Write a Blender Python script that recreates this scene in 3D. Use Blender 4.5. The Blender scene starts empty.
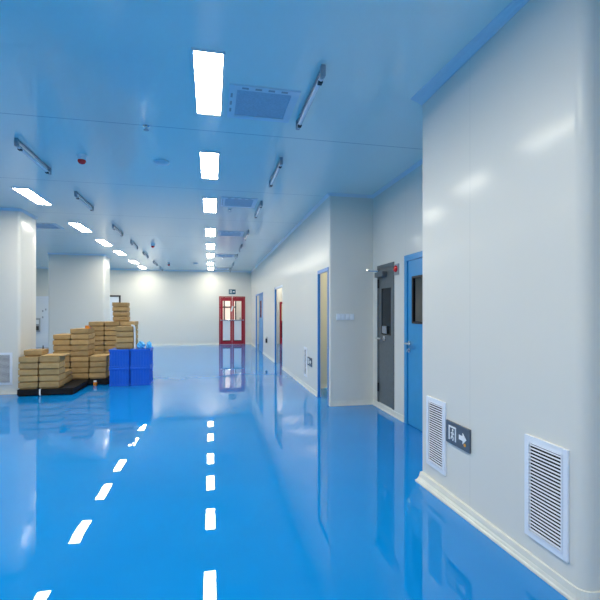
import bpy, bmesh, math, random
from mathutils import Vector, Matrix

random.seed(7)
scene = bpy.context.scene
COL = scene.collection
PI = math.pi

# ------------------------------------------------------------------ camera
F = 424.0                       # focal length in pixels of a 600 px frame
TH = math.radians(11.85)        # camera is turned this far to the right of the hall axis
HOR = 312.0                     # pixel row of the horizon
CAM_H = 1.35
CEIL = 3.05
cT, sT = math.cos(TH), math.sin(TH)

cam_data = bpy.data.cameras.new('camera')
cam_data.sensor_width = 36.0
cam_data.lens = F / 600.0 * 36.0
cam_data.shift_y = (HOR - 300.0) / 600.0
cam_data.clip_start = 0.05
cam_data.clip_end = 100
cam = bpy.data.objects.new('camera', cam_data)
cam.location = (0, 0, CAM_H)
cam.rotation_euler = (PI / 2, 0, -TH)
COL.objects.link(cam)
scene.camera = cam

# measuring helpers: where a sight line meets a wall plane of the room
def on_x(px, py, X):
    t = (px - 300.0) / F
    Y = X * (cT - t * sT) / (t * cT + sT)
    d = X * sT + Y * cT
    return Y, CAM_H + (HOR - py) * d / F

def on_y(px, py, Y):
    t = (px - 300.0) / F
    X = Y * (t * cT + sT) / (cT - t * sT)
    d = X * sT + Y * cT
    return X, CAM_H + (HOR - py) * d / F

# ------------------------------------------------------------------ materials
def new_mat(name):
    m = bpy.data.materials.new(name)
    m.use_nodes = True
    nt = m.node_tree
    b = nt.nodes['Principled BSDF']
    return m, nt, b

def pbr(name, col, rough=0.5, metal=0.0, spec=0.5, noise=0.0, nscale=8.0, bump=0.0, bscale=40.0, coat=0.0):
    m, nt, b = new_mat(name)
    b.inputs['Base Color'].default_value = (*col, 1)
    b.inputs['Roughness'].default_value = rough
    b.inputs['Metallic'].default_value = metal
    b.inputs['Specular IOR Level'].default_value = spec
    b.inputs['Coat Weight'].default_value = coat
    tc = nt.nodes.new('ShaderNodeTexCoord')
    if noise > 0:
        n = nt.nodes.new('ShaderNodeTexNoise')
        n.inputs['Scale'].default_value = nscale
        n.inputs['Detail'].default_value = 4
        nt.links.new(tc.outputs['Object'], n.inputs['Vector'])
        r = nt.nodes.new('ShaderNodeValToRGB')
        r.color_ramp.elements[0].position = 0.3
        r.color_ramp.elements[1].position = 0.7
        r.color_ramp.elements[0].color = (*[c * (1 - noise) for c in col], 1)
        r.color_ramp.elements[1].color = (*[min(1, c * (1 + noise)) for c in col], 1)
        nt.links.new(n.outputs['Fac'], r.inputs['Fac'])
        nt.links.new(r.outputs['Color'], b.inputs['Base Color'])
    if bump > 0:
        n2 = nt.nodes.new('ShaderNodeTexNoise')
        n2.inputs['Scale'].default_value = bscale
        nt.links.new(tc.outputs['Object'], n2.inputs['Vector'])
        bp = nt.nodes.new('ShaderNodeBump')
        bp.inputs['Strength'].default_value = bump
        bp.inputs['Distance'].default_value = 0.01
        nt.links.new(n2.outputs['Fac'], bp.inputs['Height'])
        nt.links.new(bp.outputs['Normal'], b.inputs['Normal'])
    return m

def emit(name, col, strength):
    m, nt, b = new_mat(name)
    b.inputs['Base Color'].default_value = (0.8, 0.8, 0.8, 1)
    b.inputs['Emission Color'].default_value = (*col, 1)
    b.inputs['Emission Strength'].default_value = strength
    m.cycles.emission_sampling = 'FRONT'
    return m

def math_node(nt, op, a, bval=None, c=None):
    n = nt.nodes.new('ShaderNodeMath')
    n.operation = op
    for i, v in enumerate((a, bval, c)):
        if v is None:
            continue
        if isinstance(v, (int, float)):
            n.inputs[i].default_value = v
        else:
            nt.links.new(v, n.inputs[i])
    return n.outputs[0]

def seam_mask(nt, coord, period, offset, half):
    """1 on a thin line every `period` metres along a coordinate."""
    a = math_node(nt, 'SUBTRACT', coord, offset)
    a = math_node(nt, 'DIVIDE', a, period)
    a = math_node(nt, 'FRACT', math_node(nt, 'ADD', a, 100.5))
    a = math_node(nt, 'ABSOLUTE', math_node(nt, 'SUBTRACT', a, 0.5))
    return math_node(nt, 'LESS_THAN', a, half / period)

def panel_mat(name, col, rough, axes, line=(0.55, 0.6, 0.65), half=0.004, spec=0.5, wav=0.02, streak=None, coat=0.0, start=None):
    """coated steel sandwich panels with thin joints along the given world axes"""
    m, nt, b = new_mat(name)
    geo = nt.nodes.new('ShaderNodeNewGeometry')
    sep = nt.nodes.new('ShaderNodeSeparateXYZ')
    nt.links.new(geo.outputs['Position'], sep.inputs['Vector'])
    mask = None
    for ax, period, off in axes:
        k = seam_mask(nt, sep.outputs[ax], period, off, half)
        if start is not None:
            k = math_node(nt, 'MULTIPLY', k, math_node(nt, 'GREATER_THAN', sep.outputs[ax], start))
        mask = k if mask is None else math_node(nt, 'MAXIMUM', mask, k)
    mix = nt.nodes.new('ShaderNodeMix')
    mix.data_type = 'RGBA'
    mix.inputs[6].default_value = (*col, 1)
    mix.inputs[7].default_value = (*[c * l for c, l in zip(col, line)], 1)
    nt.links.new(mask, mix.inputs[0])
    nt.links.new(mix.outputs[2], b.inputs['Base Color'])
    b.inputs['Roughness'].default_value = rough
    b.inputs['Specular IOR Level'].default_value = spec
    b.inputs['Coat Weight'].default_value = coat
    b.inputs['Coat Roughness'].default_value = 0.17
    # slight oil-canning of the sheet steel
    n = nt.nodes.new('ShaderNodeTexNoise')
    n.inputs['Scale'].default_value = 1.6
    n.inputs['Detail'].default_value = 2
    mp = nt.nodes.new('ShaderNodeMapping')
    mp.inputs['Scale'].default_value = streak or (1, 1, 0.35)
    nt.links.new(geo.outputs['Position'], mp.inputs['Vector'])
    nt.links.new(mp.outputs['Vector'], n.inputs['Vector'])
    bp = nt.nodes.new('ShaderNodeBump')
    bp.inputs['Strength'].default_value = wav
    bp.inputs['Distance'].default_value = 0.05
    nt.links.new(n.outputs['Fac'], bp.inputs['Height'])
    nt.links.new(bp.outputs['Normal'], b.inputs['Normal'])
    return m

def floor_mat():
    m, nt, b = new_mat('blue_epoxy')
    geo = nt.nodes.new('ShaderNodeNewGeometry')
    # broad tone variation of the poured epoxy
    n = nt.nodes.new('ShaderNodeTexNoise')
    n.inputs['Scale'].default_value = 0.9
    n.inputs['Detail'].default_value = 5
    nt.links.new(geo.outputs['Position'], n.inputs['Vector'])
    r = nt.nodes.new('ShaderNodeValToRGB')
    r.color_ramp.elements[0].position = 0.3
    r.color_ramp.elements[1].position = 0.75
    r.color_ramp.elements[0].color = (*FLOOR_A, 1)
    r.color_ramp.elements[1].color = (*FLOOR_B, 1)
    nt.links.new(n.outputs['Fac'], r.inputs['Fac'])
    nt.links.new(r.outputs['Color'], b.inputs['Base Color'])
    # gloss with worn patches
    n2 = nt.nodes.new('ShaderNodeTexNoise')
    n2.inputs['Scale'].default_value = 3.0
    n2.inputs['Detail'].default_value = 6
    nt.links.new(geo.outputs['Position'], n2.inputs['Vector'])
    mr = nt.nodes.new('ShaderNodeMapRange')
    mr.inputs['From Min'].default_value = 0.3
    mr.inputs['From Max'].default_value = 0.8
    mr.inputs['To Min'].default_value = 0.0
    mr.inputs['To Max'].default_value = 0.022
    nt.links.new(n2.outputs['Fac'], mr.inputs['Value'])
    nt.links.new(mr.outputs['Result'], b.inputs['Roughness'])
    b.inputs['IOR'].default_value = FLOOR_IOR
    n4 = nt.nodes.new('ShaderNodeTexNoise')
    n4.inputs['Scale'].default_value = 3.0
    n4.inputs['Detail'].default_value = 1
    nt.links.new(geo.outputs['Position'], n4.inputs['Vector'])
    bp = nt.nodes.new('ShaderNodeBump')
    bp.inputs['Strength'].default_value = 0.02
    bp.inputs['Distance'].default_value = 0.02
    nt.links.new(n4.outputs['Fac'], bp.inputs['Height'])
    nt.links.new(bp.outputs['Normal'], b.inputs['Normal'])
    return m

def glass_mat(name, tint=(1, 1, 1), rough=0.0):
    m, nt, b = new_mat(name)
    b.inputs['Base Color'].default_value = (*tint, 1)
    b.inputs['Transmission Weight'].default_value = 1.0
    b.inputs['Roughness'].default_value = rough
    b.inputs['IOR'].default_value = 1.45
    return m

def carton_mat(name, col):
    """brown corrugated board: fine flute lines and blotches"""
    m, nt, b = new_mat(name)
    tc = nt.nodes.new('ShaderNodeTexCoord')
    oi = nt.nodes.new('ShaderNodeObjectInfo')
    n = nt.nodes.new('ShaderNodeTexNoise')
    n.noise_dimensions = '4D'
    n.inputs['Scale'].default_value = 9
    n.inputs['Detail'].default_value = 5
    nt.links.new(tc.outputs['Object'], n.inputs['Vector'])
    nt.links.new(math_node(nt, 'MULTIPLY', oi.outputs['Random'], 40.0), n.inputs['W'])
    r = nt.nodes.new('ShaderNodeValToRGB')
    r.color_ramp.elements[0].position = 0.25
    r.color_ramp.elements[1].position = 0.8
    r.color_ramp.elements[0].color = (*[c * 0.8 for c in col], 1)
    r.color_ramp.elements[1].color = (*[c * 1.12 for c in col], 1)
    nt.links.new(n.outputs['Fac'], r.inputs['Fac'])
    hv = nt.nodes.new('ShaderNodeHueSaturation')
    nt.links.new(r.outputs['Color'], hv.inputs['Color'])
    mr = nt.nodes.new('ShaderNodeMapRange')
    mr.inputs['To Min'].default_value = 0.85
    mr.inputs['To Max'].default_value = 1.15
    nt.links.new(oi.outputs['Random'], mr.inputs['Value'])
    nt.links.new(mr.outputs['Result'], hv.inputs['Value'])
    nt.links.new(hv.outputs['Color'], b.inputs['Base Color'])
    b.inputs['Roughness'].default_value = 0.85
    b.inputs['Specular IOR Level'].default_value = 0.2
    w = nt.nodes.new('ShaderNodeTexWave')
    w.inputs['Scale'].default_value = 60
    nt.links.new(tc.outputs['Object'], w.inputs['Vector'])
    bp = nt.nodes.new('ShaderNodeBump')
    bp.inputs['Strength'].default_value = 0.08
    bp.inputs['Distance'].default_value = 0.003
    nt.links.new(w.outputs['Fac'], bp.inputs['Height'])
    nt.links.new(bp.outputs['Normal'], b.inputs['Normal'])
    return m

FLOOR_A = (0.0008, 0.205, 0.57)
FLOOR_B = (0.0015, 0.240, 0.64)
FLOOR_IOR = 1.5
LIGHT_STRENGTH = 22.0
WALL_COL = (0.74, 0.71, 0.64)
CEIL_COL = (0.84, 0.89, 0.83)

M = {}
M['floor'] = floor_mat()
M['ceiling'] = panel_mat('ceiling_panels', CEIL_COL, 0.15, [(1, 1.95, 4.07)], half=0.006, spec=0.5,
                         wav=0.02, streak=(1, 0.25, 1), line=(0.58, 0.64, 0.7), start=3.0)
M['wall'] = panel_mat('wall_panels', WALL_COL, 0.42, [(1, 1.15, 2.49)], half=0.002, spec=0.3, line=(.85, .86, .87), coat=0.24)
M['inner_wall'] = panel_mat('cream_wall_panels', (0.72, 0.70, 0.58), 0.4, [(1, 1.15, 0.2), (0, 1.15, 0.2)], half=0.003)
M['peach_wall'] = pbr('vestibule_paint', (0.75, 0.74, 0.74), 0.6, noise=0.03)
M['base'] = pbr('cream_cove_plastic', (0.74, 0.72, 0.64), 0.4, noise=0.05)
M['crown'] = pbr('white_cove_metal', (0.68, 0.74, 0.80), 0.3)
M['blue_door'] = pbr('blue_door_paint', (0.03, 0.29, 0.58), 0.28, noise=0.03)
M['blue_frame'] = pbr('blue_frame_paint', (0.02, 0.2, 0.56), 0.3)
M['red'] = pbr('red_frame_paint', (0.34, 0.006, 0.022), 0.3)
M['steel'] = pbr('brushed_dark_steel', (0.145, 0.165, 0.175), 0.3, metal=0.35, noise=0.08, nscale=20)
M['chrome'] = pbr('chrome', (0.75, 0.76, 0.78), 0.15, metal=1.0)
M['alu'] = pbr('anodised_aluminium', (0.72, 0.74, 0.76), 0.32, metal=0.85)
M['dark'] = pbr('dark_rubber', (0.015, 0.015, 0.018), 0.5)
M['louvre_shade'] = pbr('black_louvre_shade', (0.006, 0.007, 0.010), 0.9, spec=0.1)
M['white'] = pbr('white_plastic', (0.78, 0.80, 0.83), 0.35)
M['white_metal'] = pbr('white_powder_coat', (0.80, 0.82, 0.87), 0.35)
M['grey_mesh'] = pbr('grey_filter_mesh', (0.42, 0.52, 0.62), 0.6, noise=0.1, nscale=60)
M['lamp_grey'] = pbr('lamp_grey_metal', (0.35, 0.37, 0.40), 0.35, metal=0.4)
M['tube'] = pbr('tube_glass', (0.80, 0.80, 0.82), 0.1)
M['sign'] = pbr('sign_slate', (0.09, 0.11, 0.14), 0.25)
M['sign_teal'] = pbr('sign_teal', (0.03, 0.10, 0.15), 0.25)
M['sign_white'] = pbr('sign_white', (0.85, 0.85, 0.85), 0.4)
M['sign_orange'] = pbr('sign_orange', (0.75, 0.33, 0.03), 0.4)
M['red_plastic'] = pbr('red_plastic', (0.75, 0.015, 0.015), 0.25)
M['carton'] = carton_mat('brown_cardboard', (0.36, 0.225, 0.095))
M['carton_lid'] = carton_mat('pale_cardboard', (0.50, 0.325, 0.145))
M['pallet'] = pbr('black_pallet_plastic', (0.010, 0.010, 0.012), 0.6, spec=0.2, noise=0.3, nscale=12)
M['crate'] = pbr('blue_crate_plastic', (0.006, 0.12, 0.66), 0.35, noise=0.06, nscale=6)
M['bag'] = pbr('light_blue_film', (0.10, 0.50, 0.88), 0.35, noise=0.15, nscale=20)
M['orange'] = pbr('orange_plastic', (0.8, 0.24, 0.01), 0.4)
M['navy'] = pbr('navy_plastic', (0.02, 0.03, 0.12), 0.4)
M['canister'] = pbr('blue_grey_plastic', (0.10, 0.12, 0.2), 0.45, noise=0.1)
M['glass'] = glass_mat('clear_glass')
M['dark_glass'] = pbr('dark_tinted_glass', (0.010, 0.014, 0.019), 0.08, spec=0.25)
M['light'] = emit('light_diffuser', (1.0, 0.95, 0.79), LIGHT_STRENGTH)
M['window_glow'] = emit('lit_window_pane', (1.0, 0.74, 0.62), 0.30)

# ------------------------------------------------------------------ mesh helpers
class MB:
    def __init__(self):
        self.bm = bmesh.new()

    def box(self, x0, x1, y0, y1, z0, z1, bevel=0.0, seg=2, rot=None):
        r = bmesh.ops.create_cube(self.bm, size=1.0)
        vs = r['verts']
        S = Matrix.Diagonal((x1 - x0, y1 - y0, z1 - z0, 1))
        T = Matrix.Translation(((x0 + x1) / 2, (y0 + y1) / 2, (z0 + z1) / 2))
        mtx = T @ (rot.to_4x4() if rot else Matrix.Identity(4)) @ S
        bmesh.ops.transform(self.bm, matrix=mtx, verts=vs)
        if bevel > 0:
            es = list({e for v in vs for e in v.link_edges})
            bmesh.ops.bevel(self.bm, geom=es, offset=bevel, segments=seg, affect='EDGES', profile=0.6)
        return self

    def cyl(self, p0, p1, r, seg=16, r2=None):
        p0, p1 = Vector(p0), Vector(p1)
        d = p1 - p0
        q = d.to_track_quat('Z', 'Y')
        mtx = Matrix.Translation((p0 + p1) / 2) @ q.to_matrix().to_4x4()
        bmesh.ops.create_cone(self.bm, cap_ends=True, segments=seg, radius1=r, radius2=r if r2 is None else r2,
                              depth=d.length, matrix=mtx)
        return self

    def lathe(self, prof, seg=24, mtx=None):
        """prof: (radius, z) pairs turned about z"""
        rings = []
        for r, z in prof:
            ring = []
            for i in range(seg):
                a = 2 * PI * i / seg
                ring.append(self.bm.verts.new((max(r, 1e-4) * math.cos(a), max(r, 1e-4) * math.sin(a), z)))
            rings.append(ring)
        for a, b in zip(rings, rings[1:]):
            for i in range(seg):
                self.bm.faces.new((a[i], a[(i + 1) % seg], b[(i + 1) % seg], b[i]))
        self.bm.faces.new(rings[0])
        self.bm.faces.new(rings[-1])
        if mtx:
            vs = [v for ring in rings for v in ring]
            bmesh.ops.transform(self.bm, matrix=mtx, verts=vs)
        return self

    def prism(self, poly, z0, z1):
        lo = [self.bm.verts.new((x, y, z0)) for x, y in poly]
        hi = [self.bm.verts.new((x, y, z1)) for x, y in poly]
        n = len(poly)
        self.bm.faces.new(lo)
        self.bm.faces.new(hi)
        for i in range(n):
            self.bm.faces.new((lo[i], lo[(i + 1) % n], hi[(i + 1) % n], hi[i]))
        return self

    def plate(self, poly, y0, y1):
        """outline in x,z given a thickness in y"""
        a = [self.bm.verts.new((x, y0, z)) for x, z in poly]
        b = [self.bm.verts.new((x, y1, z)) for x, z in poly]
        n = len(poly)
        self.bm.faces.new(a)
        self.bm.faces.new(b)
        for i in range(n):
            self.bm.faces.new((a[i], a[(i + 1) % n], b[(i + 1) % n], b[i]))
        return self

    def tube(self, pts, r, seg=10):
        pts = [Vector(p) for p in pts]
        rings = []
        for i, p in enumerate(pts):
            d = (pts[min(i + 1, len(pts) - 1)] - pts[max(i - 1, 0)]).normalized()
            q = d.to_track_quat('Z', 'Y').to_matrix()
            rings.append([self.bm.verts.new(p + q @ Vector((r * math.cos(2 * PI * k / seg), r * math.sin(2 * PI * k / seg), 0)))
                          for k in range(seg)])
        for a, b in zip(rings, rings[1:]):
            # align ring starts
            k0 = min(range(seg), key=lambda k: (b[k].co - a[0].co).length)
            for i in range(seg):
                self.bm.faces.new((a[i], a[(i + 1) % seg], b[(i + 1 + k0) % seg], b[(i + k0) % seg]))
        self.bm.faces.new(rings[0])
        self.bm.faces.new(rings[-1])
        return self

    def sweep(self, path, prof, closed=False):
        """a moulding: path in x,y; prof = (out, z) pairs; `out` is measured to the right of travel"""
        n = len(path)
        P = [Vector(p) for p in path]
        rings = []
        for i in range(n):
            if closed or 0 < i < n - 1:
                d0 = (P[i] - P[i - 1]).normalized()
                d1 = (P[(i + 1) % n] - P[i]).normalized()
            elif i == 0:
                d0 = d1 = (P[1] - P[0]).normalized()
            else:
                d0 = d1 = (P[-1] - P[-2]).normalized()
            n0 = Vector((d0.y, -d0.x))
            n1 = Vector((d1.y, -d1.x))
            m = (n0 + n1).normalized()
            m = m / max(0.3, m.dot(n0))
            rings.append([self.bm.verts.new((P[i].x + m.x * o, P[i].y + m.y * o, z)) for o, z in prof])
        k = len(prof)
        segs = list(zip(rings, rings[1:])) + ([(rings[-1], rings[0])] if closed else [])
        for a, b in segs:
            for i in range(k):
                self.bm.faces.new((a[i], a[(i + 1) % k], b[(i + 1) % k], b[i]))
        if not closed:
            self.bm.faces.new(rings[0])
            self.bm.faces.new(rings[-1])
        return self

    def build(self, name, mat, parent=None, loc=(0, 0, 0), rz=0.0, smooth=False, **tags):
        bmesh.ops.recalc_face_normals(self.bm, faces=self.bm.faces)
        me = bpy.data.meshes.new(name)
        self.bm.to_mesh(me)
        self.bm.free()
        me.materials.append(mat)
        if smooth:
            for p in me.polygons:
                p.use_smooth = True
            try:
                me.set_sharp_from_angle(angle=math.radians(40))
            except Exception:
                pass
        o = bpy.data.objects.new(name, me)
        COL.objects.link(o)
        o.location = loc
        o.rotation_euler = (0, 0, rz)
        if parent:
            o.parent = parent
        for k, v in tags.items():
            if v is not None:
                o[k] = v
        return o

def tag(o, label=None, category=None, group=None, kind=None):
    for k, v in (('label', label), ('category', category), ('group', group), ('kind', kind)):
        if v is not None:
            o[k] = v
    return o

def thing(name, label, category, loc=(0, 0, 0), rz=0.0, group=None, kind=None):
    o = bpy.data.objects.new(name, None)
    o.empty_display_size = 0.1
    COL.objects.link(o)
    o.location = loc
    o.rotation_euler = (0, 0, rz)
    return tag(o, label, category, group, kind)

def copy_tree(o, parent=None):
    c = o.copy()
    COL.objects.link(c)
    if parent:
        c.parent = parent
    for ch in list(o.children):
        copy_tree(ch, c)
    return c

def rounded(poly, radii, seg=6):
    """round corners of a polygon; radii per vertex"""
    out = []
    n = len(poly)
    for i, (p, r) in enumerate(zip(poly, radii)):
        p = Vector(p)
        if r <= 0:
            out.append((p.x, p.y))
            continue
        a = (Vector(poly[i - 1]) - p).normalized()
        b = (Vector(poly[(i + 1) % n]) - p).normalized()
        c = p + a * r + b * r        # right-angled corners only
        p0, p1 = p + a * r, p + b * r
        a0 = math.atan2(p0.y - c.y, p0.x - c.x)
        a1 = math.atan2(p1.y - c.y, p1.x - c.x)
        da = (a1 - a0 + PI) % (2 * PI) - PI
        for k in range(seg + 1):
            t = a0 + da * k / seg
            out.append((c.x + r * math.cos(t), c.y + r * math.sin(t)))
    return out

ORD = ['first', 'second', 'third', 'fourth', 'fifth', 'sixth', 'seventh', 'eighth', 'ninth', 'tenth']

# ------------------------------------------------------------------ room shell
XW = 1.66            # hall wall
XA = 2.32            # alcove wall with the two doors
T = 0.05             # panel thickness
YN, YP = 1.62, 3.13  # the projecting wall piece
YA = 5.85            # far end of the alcove
YF = 17.9           # far wall
XL, XR, YB = -7.2, 4.6, -6.0
HD = 2.0             # door head

MB().box(XL - .1, XR + .1, YB - .1, 20.6, -0.12, 0).build('floor', M['floor'], kind='structure',
    label='glossy blue epoxy floor of the hall', category='floor')
MB().box(XL - .1, XR + .1, YB - .1, 20.6, CEIL, CEIL + .12).build('ceiling', M['ceiling'], kind='structure',
    label='pale blue panelled ceiling with thin joints', category='ceiling')

# far wall with the opening for the red double door and the red door of the side room
DX0, DX1, DZ = 0.325, 1.40, 2.0
RX0, RX1, RZ = 2.87, 3.87, 1.78
w = MB()
w.box(XL, DX0, YF, YF + .1, 0, CEIL).box(DX0, DX1, YF, YF + .1, DZ, CEIL).box(DX1, XR, YF, YF + .1, 0, CEIL)
w.build('wall_far', M['wall'], kind='structure', label='white far end wall around the red double door', category='wall')
MB().box(XL - .1, XL, YB, YF + .1, 0, CEIL).build('wall_left', M['wall'], kind='structure',
    label='white left side wall beyond the columns', category='wall')
MB().box(XL, XR, YB - .1, YB, 0, CEIL).build('wall_back', M['wall'], kind='structure',
    label='white wall behind the viewpoint', category='wall')
MB().box(XR, XR + .1, YB, YF + .1, 0, CEIL).build('wall_outer', M['wall'], kind='structure',
    label='white outer wall of the rooms on the right', category='wall')

# the projecting wall piece at the right with a rounded corner
poly = [(XW, YP), (XW, YN), (XR, YN), (XR, YN + T), (XA + T, YN + T), (XA + T, YP)]
MB().prism(rounded(poly, [0.006, 0.055, 0, 0, 0, 0]), 0, CEIL).build('wall_right', M['wall'], smooth=True, kind='structure',
    label='near white wall piece at right carrying two louvred vents', category='wall')

# alcove wall with openings for the grey and blue doors
gy1, gz1 = on_x(377.8, 276.5, XA)       # far edge of grey door
gy0, _ = on_x(394.3, 271, XA)
by1, bz1 = on_x(405.3, 256, XA)
by0 = YP + 0.03
gy0 += 0.0
GZ0 = 0.085
w = MB()
x0, x1 = XA, XA + T
w.box(x0, x1, YP, by0, 0, CEIL).box(x0, x1, by0, by1, bz1, CEIL).box(x0, x1, by1, gy0, 0, CEIL)
w.box(x0, x1, gy0, gy1, 0, GZ0).box(x0, x1, gy0, gy1, HD, CEIL).box(x0, x1, gy1, YA + T, 0, CEIL)
w.build('wall_alcove', M['wall'], kind='structure', label='white recessed wall holding the grey and the blue door', category='wall')

# face of the alcove end
poly = [(XW, YA + T), (XW, YA), (XA, YA), (XA, YA + T)]
MB().prism(rounded(poly, [0, 0.028, 0, 0]), 0, CEIL).build('wall_alcove_end', M['wall'], smooth=True, kind='structure',
    label='white return wall with four switches beside the grey door', category='wall')

# hall wall with three doorways
o1 = (YA + T, on_x(318.0, 300, XW)[0])                     # doorway nearest
o2 = (on_x(282.6, 300, XW)[0], on_x(275.0, 300, XW)[0])
o3 = (on_x(263.0, 300, XW)[0], on_x(256.0, 300, XW)[0])
w = MB()
w.box(XW, XW + T, o1[0], o1[1], HD, CEIL)
w.box(XW, XW + T, o1[1], o2[0], 0, CEIL)
w.box(XW, XW + T, o2[0], o2[1], HD, CEIL)
w.box(XW, XW + T, o2[1], o3[0], 0, CEIL)
w.box(XW, XW + T, o3[0], o3[1], HD, CEIL)
w.box(XW, XW + T, o3[1], YF, 0, CEIL)
w.build('wall_hall', M['wall'], kind='structure', label='long white wall on the right running to the far end', category='wall')

# rooms behind the hall wall
MB().box(XW + T, XR, 7.28, 7.33, 0, CEIL).build('wall_side_room', M['inner_wall'], kind='structure',
    label='cream wall seen through the nearest open doorway', category='wall')
MB().box(XA + T, XR, YA, YA + T, 0, CEIL).build('wall_store', M['wall'], kind='structure',
    label='white partition behind the grey door', category='wall')

# columns on the left
XC = -3.08
col_depth = ((7.79, 8.46), (13.45, 14.15))
col_labels = ('near white boxed column at left edge with a low vent', 'far white boxed column behind the carton stacks')
for (ya, yb), lab in zip(col_depth, col_labels):
    poly = [(XC - 1.52, ya), (XC, ya), (XC, yb), (XC - 1.52, yb)]
    MB().prism(rounded(poly, [0.05, 0.05, 0.03, 0.03]), 0, CEIL).build('column', M['wall'], smooth=True, kind='structure',
        label=lab, category='column')

# vestibule behind the red door
w = MB()
w.box(DX0 - .55, DX0 - .5, YF + .1, 19.5, 0, CEIL).box(DX1 + .5, DX1 + .55, YF + .1, 19.5, 0, CEIL)
WX0, WX1, WZ0, WZ1 = 0.05, 1.12, 0.93, 2.25
w.box(DX0 - .55, WX0, 19.5, 19.55, 0, CEIL).box(WX1, DX1 + .55, 19.5, 19.55, 0, CEIL)
w.box(WX0, WX1, 19.5, 19.55, 0, WZ0).box(WX0, WX1, 19.5, 19.55, WZ1, CEIL)
w.build('wall_vestibule', M['peach_wall'], kind='structure', label='pale vestibule walls behind the red glass door', category='wall')

# skirting and crown mouldings
BP = [(0.0, 0.0), (0.019, 0.0), (0.019, 0.010), (0.013, 0.018), (0.009, 0.036), (0.006, 0.070), (0.0, 0.072)]
CP = [(0.0, CEIL), (0.0, CEIL - 0.04), (0.004, CEIL - 0.039), (0.014, CEIL - 0.022), (0.03, CEIL - 0.005), (0.031, CEIL)]
def baseboard(nm, path, lab, closed=False):
    MB().sweep(path if closed else path[::-1], BP, closed).build('baseboard_' + nm, M['base'], kind='structure', label=lab, category='skirting')
def crown(nm, path, lab, closed=False):
    MB().sweep(path if closed else path[::-1], CP, closed).build('trim_' + nm, M['crown'], kind='structure', label=lab, category='trim')
# paths run with the room on the left; closed ones with the room on the right
fr = 0.035
arc = rounded([(XW, YP), (XW, YN), (XR, YN)], [0, 0.055, 0])[::-1]
# (from right wall towards the corner, round it, then back along the projecting wall)
near_path = arc + [(XW, YP), (XA, YP)]
baseboard('right', near_path, 'cream coved skirting along the near right wall')
crown('right', near_path, 'white coved trim where the near right wall meets the ceiling')
baseboard('alcove', [(XA, by1 + .005), (XA, YA), (XW, YA), ], 'cream coved skirting in the door alcove')
crown('alcove', [(XA, YP), (XA, YA), (XW, YA)], 'white coved trim round the top of the door alcove')
baseboard('hall', [(XW, o1[1] + fr), (XW, o2[0] - fr)], 'cream skirting along the long right wall')
baseboard('hall_middle', [(XW, o2[1] + fr), (XW, o3[0] - fr)], 'cream skirting between the two far doorways')
baseboard('hall_far', [(XW, o3[1] + fr), (XW, YF), (DX1 + .01, YF)], 'cream skirting in the far right corner')
baseboard('far', [(DX0 - .01, YF), (XL, YF), (XL, YB)], 'cream skirting along the far wall and the left wall')
crown('hall', [(XW, YA), (XW, YF), (XL, YF), (XL, YB)], 'white coved trim along the long right wall and far wall')
MB().sweep([(XW + T, 7.28), (XR, 7.28)], BP).build('baseboard_side_room', M['base'], kind='structure',
    label='cream skirting of the room inside the nearest doorway', category='skirting')
for (ya, yb), nm, which in zip(col_depth, ('column_near', 'column_far'), ('near', 'far')):
    path = rounded([(XC - 1.52, ya), (XC - 1.52, yb), (XC, yb), (XC, ya)], [0.05, 0.03, 0.03, 0.05])
    path = path[::-1]
    baseboard(nm, path, 'cream skirting round the %s column' % which, True)
    crown(nm, path, 'white trim round the top of the %s column' % which, True)

# ------------------------------------------------------------------ doors
def frame_ring(mb, y0, y1, z1, x0, x1, fw, z0=0.0, bottom=False):
    """frame round an opening in a wall of constant x"""
    mb.box(x0, x1, y0 - fw, y0 + fw, z0, z1 + fw)
    mb.box(x0, x1, y1 - fw, y1 + fw, z0, z1 + fw)
    mb.box(x0, x1, y0 + fw, y1 - fw, z1 - fw, z1 + fw)
    if bottom:
        mb.box(x0, x1, y0 + fw, y1 - fw, z0, z0 + 2 * fw)
    return mb

# red double door in the far wall
d = thing('door_1', 'red double fire door with glass panes in the far wall', 'door', ((DX0 + DX1) / 2, YF, 0), kind='structure')
hw = (DX1 - DX0) / 2
f = MB()
f.box(-hw, -hw + .045, -.02, .08, 0, DZ).box(hw - .045, hw, -.02, .08, 0, DZ).box(-hw + .045, hw - .045, -.02, .08, DZ - .05, DZ)
f.build('door_frame', M['red'], d)
for s in (-1, 1):
    a, b = (-hw + .05, -.006) if s < 0 else (.006, hw - .05)
    mid = 1.0
    lf = MB()
    so, si = .105, .072           # outer and meeting stiles
    sa, sb = (so, si) if s < 0 else (si, so)
    lf.box(a, a + sa, 0, .045, .01, DZ - .055).box(b - sb, b, 0, .045, .01, DZ - .055)
    lf.box(a + sa, b - sb, 0, .045, .01, .13).box(a + sa, b - sb, 0, .045, DZ - .19, DZ - .055)
    lo = lf.build('door_leaf', M['red'], d, label='left red leaf' if s < 0 else 'right red leaf')
    MB().box(a + sa, b - sb, .018, .026, mid + .02, DZ - .19).build('glass_pane', M['glass'], lo)
    MB().box(a + sa, b - sb, .018, .026, .13, mid - .02).build('lower_panel', M['white'], lo, label='white lower panel')
    MB().box(a + sa, b - sb, .012, .034, mid - .02, mid + .02).build('mid_rail', M['lamp_grey'], lo)
    MB().box(a + sa, b - sb, -.002, .046, .13, .17).build('bottom_rail', M['dark'], lo)
    pb = MB()
    pb.cyl((a + .02, -.05, mid + .01), (b - .02, -.05, mid + .01), .014)
    pb.box(a + .015, a + .04, -.05, .0, mid - .02, mid + .04).box(b - .04, b - .015, -.05, .0, mid - .02, mid + .04)
    pb.build('push_bar', M['chrome'], lo)
pk = MB()
pk.box(-.04, .03, -.012, 0, 1.37, 1.6, rot=Matrix.Rotation(.25, 3, 'Y'))
pk.build('paper_tag', M['white'], d, label='white paper tag hanging on the right leaf')
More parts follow.
